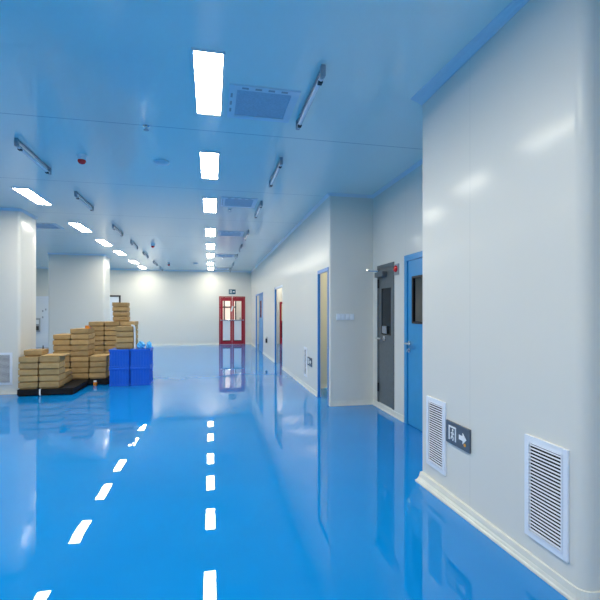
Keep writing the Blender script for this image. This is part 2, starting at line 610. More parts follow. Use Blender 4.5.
MB().cyl((0, -.04, DZ - .03), (0, .0, DZ - .03), .02).build('door_coordinator', M['white'], d)
# lit window in the vestibule
wn = thing('window_1', 'lit pinkish window with dark frame behind the red door', 'window', ((WX0 + WX1) / 2, 19.5, 0), kind='structure')
ww = (WX1 - WX0) / 2
f = MB()
f.box(-ww, -ww + .05, -.02, .04, WZ0, WZ1).box(ww - .05, ww, -.02, .04, WZ0, WZ1)
f.box(-ww + .05, ww - .05, -.02, .04, WZ0, WZ0 + .05).box(-ww + .05, ww - .05, -.02, .04, WZ1 - .05, WZ1)
f.box(-.03, .03, -.02, .04, WZ0 + .05, WZ1 - .05).box(-ww + .05, ww - .05, -.018, .038, 1.54, 1.60)
f.build('window_frame', M['dark'], wn)
MB().box(-ww + .05, ww - .05, .015, .025, WZ0 + .05, WZ1 - .05).build('window_pane', M['window_glow'], wn)
MB().box(1.27, 1.33, 19.488, 19.5, 1.0, 1.1, .003).build('socket', M['lamp_grey'],
    label='small grey switch on the wall behind the red door', category='switch')

# red door of the side room, seen through the second doorway
d = thing('door_2', 'red glazed door glimpsed through the second doorway on the right', 'door', ((RX0 + RX1) / 2, YF, 0), kind='structure')
hw = (RX1 - RX0) / 2
f = MB()
f.box(-hw, -hw + .07, -.05, 0, 0, RZ).box(hw - .07, hw, -.05, 0, 0, RZ).box(-hw + .07, hw - .07, -.05, 0, RZ - .08, RZ).box(-hw + .07, hw - .07, -.05, 0, 0, .25)
f.box(-hw + .07, hw - .07, -.05, 0, .9, .98)
f.build('door_frame', M['red'], d)
MB().box(-hw + .07, hw - .07, -.03, -.005, .98, RZ - .08).build('upper_panel', pbr('cream_panel', (.7, .6, .35), .4), d)
MB().box(-hw + .07, hw - .07, -.03, -.005, .25, .9).build('lower_panel', M['dark_glass'], d)

# grey steel door in the alcove (viewed along +x: local x runs towards -y)
def wall_thing(name, label, cat, X, Y, z, group=None, kind=None):
    return thing(name, label, cat, (X, Y, z), -PI / 2, group, kind)

d = wall_thing('door_3', 'dark grey steel door with tall dark window in the alcove', 'door', XA, (gy0 + gy1) / 2, GZ0, kind='structure')
hw = (gy1 - gy0) / 2
H = HD - GZ0
f = MB()
f.box(-hw, -hw + .05, -.012, .05, 0, H).box(hw - .05, hw, -.012, .05, 0, H).box(-hw + .05, hw - .05, -.012, .05, H - .05, H)
f.build('door_frame', M['steel'], d)
yq, z_wt = on_x(386, 288, XA)
_, z_wb = on_x(386, 335, XA)
yc3 = (gy0 + gy1) / 2
wl, wr = yc3 - on_x(381.4, 300, XA)[0], yc3 - on_x(391.2, 300, XA)[0]
zt, zb = z_wt - GZ0, z_wb - GZ0
lf = MB()
lf.box(-hw + .053, wl, -.004, .04, .005, H - .053).box(wr, hw - .053, -.004, .04, .005, H - .053)
lf.box(wl, wr, -.004, .04, .005, zb).box(wl, wr, -.004, .04, zt, H - .053)
lo = lf.build('door_leaf', M['steel'], d)
MB().box(wl, wr, .008, .02, zb, zt).build('window_pane', M['dark_glass'], lo, label='tall dark window pane')
c = MB()
c.box(-hw + .06, hw * .2, -.075, -.005, H - .17, H - .10, .006)
c.build('door_closer', M['steel'], lo)
c = MB()
c.tube([(-hw * .5, -.05, H - .085), (-hw * .85, -.14, H - .075), (-hw * .6, -.2, H - .07)], .011)
c.build('closer_arm', M['chrome'], lo)
_, zh = on_x(388, 339, XA)
zh -= GZ0
hd = MB()
hd.box(hw - .33, hw - .27, -.018, -.003, zh - .03, zh + .035, .004)
hd.cyl((hw - .30, -.003, zh), (hw - .30, -.065, zh), .012)
hd.cyl((hw - .29, -.06, zh), (hw - .47, -.06, zh - .005), .012)
hd.build('door_handle', M['chrome'], lo)
MB().box(hw - .36, hw - .22, -.02, -.003, zh + .07, zh + .17, .004).build('lock_box', M['lamp_grey'], lo)
for zz in (.15, 1.6):
    MB().cyl((-hw + .055, -.016, zz), (-hw + .055, -.016, zz + .12), .012).build('hinge', M['dark'], lo)

# blue door in the alcove
d = wall_thing('door_4', 'blue door with square dark window behind the near wall piece', 'door', XA, (by0 + by1) / 2, 0, kind='structure')
hw = (by1 - by0) / 2
H = bz1
f = MB()
f.box(-hw, -hw + .07, -.015, .05, 0, H).box(hw - .07, hw, -.015, .05, 0, H).box(-hw + .07, hw - .07, -.015, .05, H - .07, H)
f.build('door_frame', M['blue_door'], d)
yl, zt = on_x(412.2, 276.5, XA)
_, zb = on_x(412.2, 323.5, XA)
wl = -(yl - (by0 + by1) / 2)
wr = wl + .62
lf = MB()
lf.box(-hw + .073, wl, 0, .045, .008, H - .073).box(wr, hw - .073, 0, .045, .008, H - .073)
lf.box(wl, wr, 0, .045, .008, zb).box(wl, wr, 0, .045, zt, H - .073)
lo = lf.build('door_leaf', M['blue_door'], d)
g = MB()
g.box(wl, wl + .025, -.008, .03, zb, zt).box(wr - .025, wr, -.008, .03, zb, zt).box(wl + .025, wr - .025, -.008, .03, zb, zb + .025).box(wl + .025, wr - .025, -.008, .03, zt - .025, zt)
g.build('window_gasket', M['dark'], lo)
MB().box(wl + .025, wr - .025, .01, .018, zb + .025, zt - .025).build('window_pane', M['glass'], lo)
_, zh = on_x(408, 343, XA)
hd = MB()
hd.cyl((-hw + .125, 0, zh), (-hw + .125, -.014, zh), .028)
hd.cyl((-hw + .125, -.01, zh), (-hw + .125, -.06, zh), .011)
hd.cyl((-hw + .118, -.058, zh), (-hw + .26, -.058, zh), .011)
hd.build('door_handle', M['chrome'], lo, smooth=True)
hd = MB()
hd.cyl((-hw + .125, 0, zh - .085), (-hw + .125, -.016, zh - .085), .026)
hd.box(-hw + .118, -hw + .132, -.04, -.012, zh - .098, zh - .072)
hd.build('lock_cylinder', M['chrome'], lo, smooth=True)

# doorway frames in the hall wall
def hall_doorway(n, o, label, thin=False):
    y0, y1 = o
    d = thing('door_%d' % n, label, 'doorway', (XW, (y0 + y1) / 2, 0), kind='structure')
    hw = (y1 - y0) / 2
    f = MB()
    fw = .032
    f.box(-.01, .028, hw - fw, hw - .001, 0, HD - .001)
    if not thin:
        f.box(-.01, .028, -hw + .001, -hw + fw, 0, HD - .001)
        f.box(-.01, .028, -hw + fw, hw - fw, HD - fw - .02, HD - .001)
    f.build('door_frame', M['blue_frame'], d)
    if thin:
        f = MB()
        f.box(0, .028, -hw + .001, -hw + fw, 0, HD - .001).box(0, .028, -hw + fw, hw - fw, HD - fw - .02, HD - .001)
        f.build('door_lining', M['white_metal'], d, label='white lining of the head and near side')
    return d, hw, fw
hall_doorway(5, o1, 'nearest open doorway in the long wall, blue frame, cream room inside')
d2, hw2, _ = hall_doorway(6, o2, 'second open doorway in the long wall with a thin blue frame', True)
d3, hw3, fw3 = hall_doorway(7, o3, 'farthest doorway in the long wall, half closed by a blue leaf')
lf_y1 = on_x(259.0, 300, XW)[0] - (o3[0] + o3[1]) / 2
vy0 = on_x(261.6, 300, XW)[0] - (o3[0] + o3[1]) / 2
vy1 = on_x(259.6, 300, XW)[0] - (o3[0] + o3[1]) / 2
lf = MB()
a = -hw3 + fw3 + .003
lf.box(.0, .045, a, vy0, .01, HD - .06).box(.0, .045, vy1, lf_y1, .01, HD - .06)
lf.box(.0, .045, vy0, vy1, .01, 1.16).box(.0, .045, vy0, vy1, 1.74, HD - .06)
lo = lf.build('door_leaf', M['blue_door'], d3)
MB().box(.012, .03, vy0, vy1, 1.16, 1.74).build('window_pane', M['dark_glass'], lo)
hd = MB()
hd.cyl((0, lf_y1 - .1, 1.0), (-.05, lf_y1 - .1, 1.0), .012).cyl((-.045, lf_y1 - .09, 1.0), (-.045, lf_y1 - .22, 1.0), .012)
hd.build('door_handle', M['chrome'], lo)

# doors on the far wall behind the columns
def flat_door(n, x0, x1, z1, label, frame_mat, leaf_mat):
    d = thing('door_%d' % n, label, 'door', ((x0 + x1) / 2, YF, 0), kind='structure')
    hw = (x1 - x0) / 2
    f = MB()
    f.box(-hw, -hw + .06, -.03, 0, 0, z1).box(hw - .06, hw, -.03, 0, 0, z1).box(-hw + .06, hw - .06, -.03, 0, z1 - .06, z1)
    f.build('door_frame', frame_mat, d)
    lo = MB().box(-hw + .063, hw - .063, -.018, 0, .01, z1 - .063, .003).build('door_leaf', leaf_mat, d)
    hd = MB()
    hd.cyl((hw - .13, -.018, 1.02), (hw - .13, -.07, 1.02), .013).cyl((hw - .12, -.066, 1.02), (hw - .26, -.066, 1.02), .013)
    hd.build('door_handle', M['dark'], lo)
    return d, lo, hw
x1, z1 = on_y(120.7, 295.3, YF)
flat_door(8, x1 - .95, x1, z1, 'white door with black frame beside the far column', M['dark'], M['white'])
d, lo, hw = flat_door(9, -6.75, -5.65, 1.95, 'pale door on the far wall between the two columns', M['white_metal'], M['white'])
for px, py in ((43, 311), (43, 317.3), (46, 309.5)):
    x, z = on_y(px, py, YF)
    MB().box(x + 6.2 - .022, x + 6.2 + .022, -.03, -.017, z - .035, z + .035, .004).build('lock_plate', M['lamp_grey'], lo)
x, z = on_y(38, 325, YF)
t = thing('control_box', 'small grey control box on the far wall at the pale door', 'control box', (x + .02, YF - .03, z - .26))
MB().box(-.075, .075, -.08, 0, 0, .52, .008).build('housing', M['lamp_grey'], t)
MB().box(-.05, .05, -.086, -.08, .3, .46, .002).build('display', M['white'], t)
MB().box(-.05, .05, -.088, -.08, .06, .22, .002).build('key_panel', M['dark'], t)

# ------------------------------------------------------------------ ceiling lights
ROWS = [3.26, 5.04, 6.90, 9.22, 11.13, 12.98, 15.2, 16.98]
LX, LL = 0.19, 0.88
def make_light():
    t = thing('ceiling_light', 'x', 'ceiling light')
    f = MB()
    hw, hl, e = LX / 2 + .012, LL / 2 + .012, .012
    f.box(-hw, -hw + e, -hl, hl, -.014, 0).box(hw - e, hw, -hl, hl, -.014, 0)
    f.box(-hw + e, hw - e, -hl, -hl + e, -.014, 0).box(-hw + e, hw - e, hl - e, hl, -.014, 0)
    f.build('frame', M['white'], t)
    MB().box(-LX / 2, LX / 2, -LL / 2, LL / 2, -.011, -.001).build('diffuser', M['light'], t)
    return t
light0 = make_light()
used = False
def place_light(x, y, label, group=None):
    global used
    o = light0 if not used else copy_tree(light0)
    used = True
    o.location = (x, y, CEIL)
    o['label'] = label
    if group:
        o['group'] = group
for k, y in enumerate(ROWS):
    place_light(-.017, y, 'white ceiling light panel, %s from the near end of the centre row' % ORD[k], 'ceiling lights of the centre row')
for k, y in enumerate(ROWS[1:]):
    if k == 0:
        lab = 'white ceiling light panel of the left row, nearest, just outside the left edge'
    else:
        lab = 'slanted white ceiling light panel, %s in view from the near end of the left row' % ORD[k - 1]
    place_light(-2.555, y, lab, 'ceiling lights of the left row')
# the rows carry on unseen behind the viewpoint, added to light the near wall
place_light(-2.555, 3.26, 'white ceiling light panel of the left row beside the viewpoint', 'ceiling lights of the left row')
for y, w in ((1.35, 'nearest'), (-.6, 'second'), (-2.5, 'third'), (-4.4, 'last')):
    place_light(-.017, y, 'added unseen white ceiling light panel of the centre row behind the viewpoint, %s' % w, 'ceiling lights of the centre row')
    place_light(-2.555, y, 'added unseen white ceiling light panel of the left row behind the viewpoint, %s' % w, 'ceiling lights of the left row')
for y, w in ((-2.0, 'nearest'), (-4.5, 'last')):
    place_light(2.9, y, 'white ceiling light panel right of the viewpoint, %s' % w)
for y, w in ((6.6, 'of the cream room inside the nearest doorway'), (9.0, 'near the second doorway inside the side room'),
             (12.0, 'in the middle of the side room'), (15.0, 'at the far end of the side room'), (17.0, 'right above the red door of the side room')):
    place_light(3.0, y, 'added unseen white ceiling light panel %s' % w)  # added out of sight to brighten the rooms behind the doorways
place_light(0.85, 18.7, 'added unseen white ceiling light panel of the vestibule behind the red door')  # added out of sight to light the vestibule walls
for y, w in ((3.3, 'nearest'), (11.1, 'farther')):
    place_light(-5.6, y, 'added unseen white ceiling light panel behind the columns on the left, %s' % w)  # added out of sight so the back left area is not dark

place_light(-6.6, 14.6, 'added unseen white ceiling light panel at the far left corner behind the near column')  # added, hidden by the near column, to brighten the gap between columns
place_light(-4.3, 16.0, 'added unseen white ceiling light panel behind the far column')  # added for the same gap, hidden by the far column

# ------------------------------------------------------------------ ultraviolet tube lamps under the ceiling
def make_tube_lamp():
    t = thing('tube_lamp', 'x', 'tube lamp')
    L = .43
    MB().box(-.010, .010, -L, L, -.02, 0, .003).build('batten', M['lamp_grey'], t)
    for s in (-1, 1):
        b = MB()
        b.box(-.017, .017, s * L - .018, s * L + .018, -.078, 0, .005)
        b.build('end_bracket', M['lamp_grey'], t)
        MB().box(-.016, .016, s * (L - .075) - .022, s * (L - .075) + .022, -.088, -.052, .004).build('tube_cap', M['dark'], t)
    MB().cyl((0, -L + .03, -.066), (0, L - .03, -.066), .017).build('tube', M['tube'], t, smooth=True)
    return t
lamp0 = make_tube_lamp()
used_l = False
def place_lamp(x, y, label, group):
    global used_l
    o = lamp0 if not used_l else copy_tree(lamp0)
    used_l = True
    o.location = (x, y, CEIL)
    o['label'] = label
    o['group'] = group
for k, y in enumerate(ROWS):
    place_lamp(.755, y, 'slim grey tube lamp under the ceiling, %s from the near end of the right row' % ORD[k], 'tube lamps of the right row')
for k, y in enumerate(ROWS[1:]):
    place_lamp(-1.865, y + .03, 'slim grey tube lamp under the ceiling, %s from the near end of the left row' % ORD[k], 'tube lamps of the left row')

# ------------------------------------------------------------------ ceiling air grilles
def make_grille():
    t = thing('ceiling_grille', 'x', 'air grille')
    hx, hy = .27, .27
    f = MB()
    e = .06
    f.box(-hx, -hx + e, -hy, hy, -.012, 0).box(hx - e, hx, -hy, hy, -.012, 0)
    f.box(-hx + e, hx - e, -hy, -hy + e, -.012, 0).box(-hx + e, hx - e, hy - e, hy, -.012, 0)
    f.build('frame', M['crown'], t)
    MB().box(-hx + e, hx - e, -hy + e, hy - e, -.006, 0).build('filter_mesh', M['grey_mesh'], t)
    for k in range(4):
        x = -.15 + .1 * k
        MB().box(x - .025, x + .025, -hy + .016, -hy + .04, -.0135, -.0115).build('slot', M['lamp_grey'], t)
    for k in range(3):
        y = -.12 + .12 * k
        MB().box(-hx + .014, -hx + .03, y - .03, y + .03, -.0135, -.0115).build('slot', M['lamp_grey'], t)
    return t
gr0 = make_grille()
spots = [(.405, 3.46, 'flat square ceiling air grille nearest the camera, right of the first light'),
         (.42, 6.62, 'flat ceiling air grille beside the third light of the centre row'),
         (.42, 9.3, 'flat ceiling air grille beside the fourth light of the centre row'),
         (.42, 12.98, 'thin ceiling air grille beside the sixth light of the centre row'),
         (.42, 16.98, 'thin ceiling air grille near the far wall above the red door'),
         (-3.2, 9.2, 'flat ceiling air grille above the near column at left')]
for i, (x, y, lab) in enumerate(spots):
    o = gr0 if i == 0 else copy_tree(gr0)
    o.location = (x, y, CEIL)
    o['label'] = lab
    o['group'] = 'ceiling air grilles'

# ------------------------------------------------------------------ detectors
def make_alarm():
    t = thing('smoke_alarm', 'x', 'smoke alarm')
    MB().lathe([(.05, 0), (.05, -.02), (.04, -.03), (.04, -.055)], 20).build('base', M['white'], t, smooth=True)
    MB().lathe([(.04, -.055), (.042, -.07), (.03, -.09), (.012, -.098)], 20).build('beacon', M['red_plastic'], t, smooth=True)
    return t
al0 = make_alarm()
for i, (x, y, lab) in enumerate([(-1.37, 4.98, 'round ceiling smoke alarm with red bottom, nearest of three'),
                                 (-1.42, 11.1, 'small dark ceiling smoke alarm midway down the hall'),
                                 (-1.43, 15.3, 'small ceiling smoke alarm nearest the far wall')]):
    o = al0 if i == 0 else copy_tree(al0)
    o.location = (x, y, CEIL)
    o['label'] = lab
    o['group'] = 'ceiling smoke alarms'
def make_disc():
    return MB().lathe([(.085, 0), (.088, -.008), (.07, -.022), (.03, -.026)], 28).build('ceiling_speaker', M['crown'], smooth=True)
ds0 = make_disc()
for i, (x, y, lab) in enumerate([(-.55, 5.02, 'flat round disc on the ceiling left of the second centre light'),
                                 (-.52, 15.2, 'tiny flat round disc on the ceiling near the far wall')]):
    o = ds0 if i == 0 else ds0.copy()
    if i:
        COL.objects.link(o)
    o.location = (x, y, CEIL)
    tag(o, lab, 'speaker', 'flat round ceiling discs')
def make_sprinkler():
    t = thing('sprinkler', 'x', 'sprinkler')
    MB().lathe([(.03, 0), (.03, -.006), (.012, -.012), (.01, -.04)], 16).build('body', M['chrome'], t, smooth=True)
    MB().lathe([(.024, -.04), (.024, -.044)], 16).build('deflector', M['lamp_grey'], t)
    return t
sp0 = make_sprinkler()
for i, (x, y, lab) in enumerate([(-.578, 4.07, 'small pale sprinkler head on the nearest ceiling joint'),
                                 (.305, 7.08, 'small dark sprinkler head behind the second air grille'),
                                 (.36, 13.35, 'tiny sprinkler head behind the fourth air grille')]):
    o = sp0 if i == 0 else copy_tree(sp0)
    o.location = (x, y, CEIL)
    o['label'] = lab
    o['group'] = 'sprinkler heads'

# ------------------------------------------------------------------ wall vents
def vent(label, loc, rz, w, h, n, fw=.03, group='low wall vents'):
    """frame, slanted louvres and a black plate as painted shade behind; local x to the right, y into the wall"""
    t = thing('wall_vent', label, 'vent', loc, rz, group)
    hw = w / 2
    f = MB()
    f.box(-hw, -hw + fw, -.012, 0, 0, h, .002).box(hw - fw, hw, -.012, 0, 0, h, .002)
    f.box(-hw + fw, hw - fw, -.012, 0, 0, fw).box(-hw + fw, hw - fw, -.012, 0, h - fw, h)
    e = .006
    f.box(-hw + fw, -hw + fw + e, -.016, 0, fw, h - fw).box(hw - fw - e, hw - fw, -.016, 0, fw, h - fw)
    f.box(-hw + fw + e, hw - fw - e, -.016, 0, fw, fw + e).box(-hw + fw + e, hw - fw - e, -.016, 0, h - fw - e, h - fw)
    f.build('frame', M['white_metal'], t)
    MB().box(-hw + fw + e, hw - fw - e, -.003, -.0005, fw + e, h - fw - e).build('backing', M['louvre_shade'], t)  # near-black colour stands in for the shade inside the duct
    s = MB()
    p = (h - 2 * fw - 2 * e) / n
    R = Matrix.Rotation(-.35, 3, 'X')
    for k in range(n):
        z = fw + e + p * (k + .5)
        s.box(-hw + fw + e, hw - fw - e, -.0125, -.0095, z - p * .21, z + p * .21, rot=R)
    s.build('louvres', M['white_metal'], t)
    return t
# two on the near wall piece
for (pl, ptl, pbl), (pr, ptr, pbr_), n, lab in (
        ((526.2, 433.5, 536.5), (569.6, 450.5, 558.5), 26, 'large white louvred vent nearest the camera at lower right'),
        ((427.6, 393.5, 464.5), (446.5, 405, 474), 26, 'white louvred vent by the corner of the near wall, left of exit sign')):
    ya, za = on_x(pl, ptl, XW)
    yb, zb = on_x(pr, ptr, XW)
    _, zc = on_x(pl, pbl, XW)
    _, ze = on_x(pr, pbr_, XW)
    zt, z0 = (za + zb) / 2, (zc + ze) / 2
    print('vent', ya, yb, zt, z0, za, zb, zc, ze)
    vent(lab, (XW, (ya + yb) / 2, z0), -PI / 2, ya - yb, zt - z0, n)
ya, zt = on_x(304.3, 349.5, XW)
yb, z0 = on_x(307.3, 380, XW)
vent('small white vent low on the long wall by the nearest doorway', (XW, (ya + yb) / 2, .20), -PI / 2, ya - yb, .52, 20)
xb, zt = on_y(12.6, 352.5, 7.79)
_, z0 = on_y(12.6, 384.5, 7.79)
vent('white louvred vent low on the near column at left edge', (xb - .17, 7.79, z0), 0, .34, zt - z0, 24)

# ------------------------------------------------------------------ exit signs
def exit_sign(label, loc, rz, w, h, back, orange=False):
    t = thing('exit_sign', label, 'sign', loc, rz)
    hw = w / 2
    MB().box(-hw, hw, -.014, 0, 0, h, .003).build('plate', back, t)
    y0, y1 = -.0165, -.014
    g = MB()
    # doorway outline with a running figure
    a, b, c, e = -hw * .72, -hw * .08, h * .18, h * .82
    s = h * .075
    g.box(a, a + s, y0, y1, c, e).box(b - s, b, y0, y1, c, e).box(a + s, b - s, y0, y1, e - s, e)
    m = (a + b) / 2
    g.plate([(m - s * .1, e - s * 1.6), (m + s * 1.1, e - s * 1.6), (m + s * 1.1, e - s * 2.8), (m - s * .1, e - s * 2.8)], y0, y1)
    def stroke(p, q, k):
        p, q = Vector(p), Vector(q)
        d = (q - p).normalized()
        nn = Vector((-d.y, d.x)) * k / 2
        g.plate([tuple(p + nn), tuple(q + nn), tuple(q - nn), tuple(p - nn)], y0, y1)
    stroke((m + s * .6, h * .58), (m - s * .2, h * .42), s * 1.3)
    stroke((m - s * .2, h * .42), (m + s * 1.1, h * .30), s * .8)
    stroke((m + s * 1.1, h * .30), (m + s * .6, h * .19), s * .8)
    stroke((m - s * .2, h * .42), (m - s * 1.4, h * .24), s * .8)
    stroke((m + s * .5, h * .56), (m + s * 1.6, h * .46), s * .7)
    stroke((m + s * .2, h * .56), (m - s * 1.3, h * .50), s * .7)
    g.build('door_symbol', M['sign_white'], t)
    ar = MB()
    x0, x1 = hw * .18, hw * .78
    zc = h * .5
    k = h * .1
    xm = x0 + (x1 - x0) * .5
    ar.plate([(x0, zc + k), (xm, zc + k), (xm, zc + k * 2.4), (x1, zc), (xm, zc - k * 2.4), (xm, zc - k), (x0, zc - k)], y0, y1)
    ar.build('arrow', M['sign_white'], t)
    if orange:
        MB().cyl((hw * .66, -.014, h * .26), (hw * .66, -.018, h * .26), h * .07).build('indicator', M['sign_orange'], t)
    return t
ya, za = on_x(447.6, 419, XW)
yb, zb = on_x(471.2, 430, XW)
_, zc = on_x(447.6, 441, XW)
_, ze = on_x(471.2, 453.5, XW)
exit_sign('dark exit sign with white arrow low on the near wall', (XW, (ya + yb) / 2, (zc + ze) / 2), -PI / 2, ya - yb,
          (za + zb - zc - ze) / 2, M['sign'], True)
ya, zt = on_x(308.2, 356, XW)
yb, z0 = on_x(312.2, 366.5, XW)
exit_sign('small dark exit sign low beside the nearest doorway', (XW, (ya + yb) / 2, z0 - .01), -PI / 2, ya - yb, zt - z0, M['sign'])
xa, zt = on_y(228.8, 289.4, YF)
xb, z0 = on_y(235.6, 294.2, YF)
exit_sign('small dark teal exit sign above the red double door', ((xa + xb) / 2, YF, z0), 0, xb - xa, zt - z0, M['sign_teal'])

# ------------------------------------------------------------------ switches, alarm button, small wall fittings
xs = [on_y(p, 313.5, YA)[0] for p in (336.2, 340.7, 345.2, 349.7, 354.2)]
_, zt = on_y(345, 313.6, YA)
_, z0 = on_y(345, 320.0, YA)
sw = thing('light_switch', 'x', 'switch')
pw = xs[1] - xs[0] - .004
MB().box(-pw / 2, pw / 2, -.012, 0, 0, zt - z0, .003).build('plate', M['white'], sw)
MB().box(-pw / 2 + .012, -.002, -.017, -.011, .018, zt - z0 - .018, .002).build('rocker', M['white_metal'], sw)
MB().box(.002, pw / 2 - .012, -.017, -.011, .018, zt - z0 - .018, .002).build('rocker', M['white_metal'], sw)
for i in range(4):
    o = sw if i == 0 else copy_tree(sw)
    o.location = ((xs[i] + xs[i + 1]) / 2, YA, z0)
    o['label'] = 'white wall switch plate, %s from the left of four in a row' % ORD[i]
    o['group'] = 'switches beside the grey door'

ya, zt = on_x(394.6, 264.5, XA)
yb, _ = on_x(399.2, 264.5, XA)
_, z0 = on_x(397, 275, XA)
t = wall_thing('alarm_button', 'grey alarm box with red button above the grey door', 'alarm', XA, (ya + yb) / 2, z0)
hw = (ya - yb) / 2
MB().box(-hw, hw, -.012, .003, 0, zt - z0, .004).build('box', M['lamp_grey'], t)
MB().lathe([(.042, 0), (.042, .01), (.034, .02), (.012, .025)], 20,
           Matrix.Translation((.0, -.012, (zt - z0) * .56)) @ Matrix.Rotation(PI / 2, 4, 'X')).build('button', M['red_plastic'], t, smooth=True)

ya, za = on_x(267.2, 338, XW)
t = wall_thing('wall_socket', 'small dark fitting low on the long wall between the far doorways', 'socket', XW, ya, .42)
MB().box(-.05, .05, -.02, 0, .12, .18, .005).build('plate', M['lamp_grey'], t)
MB().box(-.035, .035, -.05, 0, 0, .13, .005).build('plug', M['dark'], t)

# ------------------------------------------------------------------ pallets
def pallet(label, x0, x1, y0, y1, h=.108):
    t = thing('pallet', label, 'pallet', ((x0 + x1) / 2, (y0 + y1) / 2, 0), group='black plastic pallets')
    hw, hl = (x1 - x0) / 2, (y1 - y0) / 2
    dk = MB()
    n = 7
    p = 2 * hl / n
    for k in range(n):
        dk.box(-hw, hw, -hl + p * k + .006, -hl + p * (k + 1) - .006, h - .022, h, .003)
    for s in (-1, 0, 1):
        dk.box(s * (hw - .05) - .045, s * (hw - .05) + .045, -hl + .006, hl - .006, h - .04, h - .02)
    dk.box(-hw + .004, hw - .004, -hl, -hl + .02, .02, h - .02)
    for s in (-1, 1):
        dk.box(s * (hw - .012) - .008, s * (hw - .012) + .008, -hl + .02, hl - .02, .03, h - .02)
    dk.build('deck', M['pallet'], t)
    for i in (-1, 0, 1):
        for j in (-1, 0, 1):
            cx, cy = i * (hw - .09), j * (hl - .084)
            MB().box(cx - .065, cx + .065, cy - .06, cy + .06, .016, h - .039, .006).build('foot', M['pallet'], t)
        MB().box(i * (hw - .07) - .055, i * (hw - .07) + .055, -hl + .01, hl - .01, 0, .017, .003).build('runner', M['pallet'], t)
    return t
PH = .108
pallet('black plastic pallet nearest the camera beside the near column', -3.025, -2.2, 7.53, 8.43)
pallet('black plastic pallet in the middle under the tall carton stacks', -2.86, -1.87, 8.46, 9.5)
pallet('black plastic pallet at the back under the three rear carton stacks', -2.57, -1.58, 9.6, 10.4)

# ------------------------------------------------------------------ cartons
BH = .1035
def make_carton(w, l, h=BH):
    t = thing('carton', 'x', 'carton')
    hw, hl = w / 2, l / 2
    k = h * .2
    b = MB().box(-hw + .014, hw - .014, -hl + .014, hl - .014, 0, k + .004, .003)
    b.build('tray', M['carton'], t)
    r = MB().box(-hw, hw, -hl, hl, k + .003, h - .001, .005)
    r.build('lid', M['carton_lid'], t)
    return t
_protos = {}
def carton(w, l, x, y, z, rz, label, group):
    key = (round(w, 3), round(l, 3))
    if key not in _protos:
        _protos[key] = o = make_carton(w, l)
    else:
        o = copy_tree(_protos[key])
    o.location = (x, y, z)
    o.rotation_euler = (0, 0, rz)
    o['label'] = label
    o['group'] = group
    return o
rnd = random.Random(3)
def stack(where, x0, x1, yf, depth, n, z0=PH, jit=1.0, group=None, skew=0.0):
    w = x1 - x0
    for k in range(n):
        jx, jy, jr = (rnd.uniform(-.005, .005) * jit, rnd.uniform(-.010, .010) * jit, rnd.uniform(-.008, .008) * jit)
        if n == 1:
            pos = 'single'
        elif k == 0:
            pos = 'bottom'
        elif k == n - 1:
            pos = 'topmost'
        else:
            pos = ORD[k] + ' from bottom'
        carton(w, depth, (x0 + x1) / 2 + jx, yf + depth / 2 + jy, z0 + k * BH, skew + jr,
               'brown flat carton, %s in the %s' % (pos, where), group or 'cartons in the ' + where)
W = .290
stack('front left stack beside the column', -3.018, -2.735, 7.56, .40, 5)
carton(.27, .33, -2.84, 7.80, PH + 5 * BH, .05, 'single shifted carton lying on top of the front left stack', 'cartons in the front left stack beside the column')
stack('front right stack under the cardboard sheet', -2.716, -2.42, 7.56, .31, 5)
stack('low pair behind the front right stack', -2.74, -2.46, 7.91, .47, 2)
stack('left stack of the middle pallet', -2.83, -2.545, 8.50, .45, 8)
stack('tallest stack of the middle pallet', -2.53, -2.225, 8.49, .45, 9)
stack('low front stack next to the blue crates', -2.205, -1.915, 8.49, .45, 4)
stack('left rear stack', -2.53, -2.235, 9.70, .46, 10)
stack('middle rear stack', -2.222, -1.927, 9.70, .46, 10)
stack('right rear stack', -1.914, -1.62, 9.70, .50, 10)
stack('small pile on top of the rear stacks', -2.085, -1.78, 9.74, .42, 4, z0=PH + 10 * BH, group='cartons on top of the rear stacks', skew=.06)
CH = .335
stack('pile standing on the blue crates', -1.705, -1.412, 8.26, .40, 4, z0=2 * CH + .001)

# loose cardboard sheet on the front right stack
sh = MB()
sh.box(-.25, .11, -.19, .16, 0, .014, .002)
sh.build('cardboard_sheet', M['carton_lid'], None, (-2.46, 7.77, PH + 5 * BH + .004), .02,
         label='flat loose cardboard sheet lying on the front right carton stack', category='cardboard')
# open carton flap on the low front stack
sh = MB()
sh.box(-.15, .15, -.2, .2, 0, .008, .001)
sh.build('cardboard_flap', M['carton_lid'], None, (-2.045, 8.71, PH + 4 * BH + .001), -.05,
         label='pale cardboard piece lying on the low front stack by the crates', category='cardboard')

# ------------------------------------------------------------------ blue crates
def make_crate(w, l, h):
    t = thing('crate', 'x', 'crate')
    hw, hl = w / 2, l / 2
    b = MB()
    b.box(-hw + .012, hw - .012, -hl + .012, hl - .012, .012, h - .03)
    b.box(-hw + .002, hw - .002, -hl + .002, hl - .002, 0, .03, .004)
    n = 7
    for k in range(n):
        x = -hw + .012 + (w - .024) * (k + .5) / n
        for s in (-1, 1):
            b.box(x - .010, x + .010, s * (hl - .009) - .005, s * (hl - .009) + .005, .02, h - .04)
    for k in range(6):
        y = -hl + .012 + (l - .024) * (k + .5) / 6
        for s in (-1, 1):
            b.box(s * (hw - .009) - .005, s * (hw - .009) + .005, y - .010, y + .010, .02, h - .04)
    b.build('body', M['crate'], t)
    r = MB().box(-hw, hw, -hl, hl, h - .042, h - .001, .006)
    r.box(-hw + .012, hw - .012, -hl - .004, -hl + .004, h - .034, h - .02)
    r.build('rim', M['crate'], t)
    return t
CX = (-1.812, -1.460, -1.452, -1.10)
cw, cl = .352, .46
cr0 = make_crate(cw, cl, CH)
i = 0
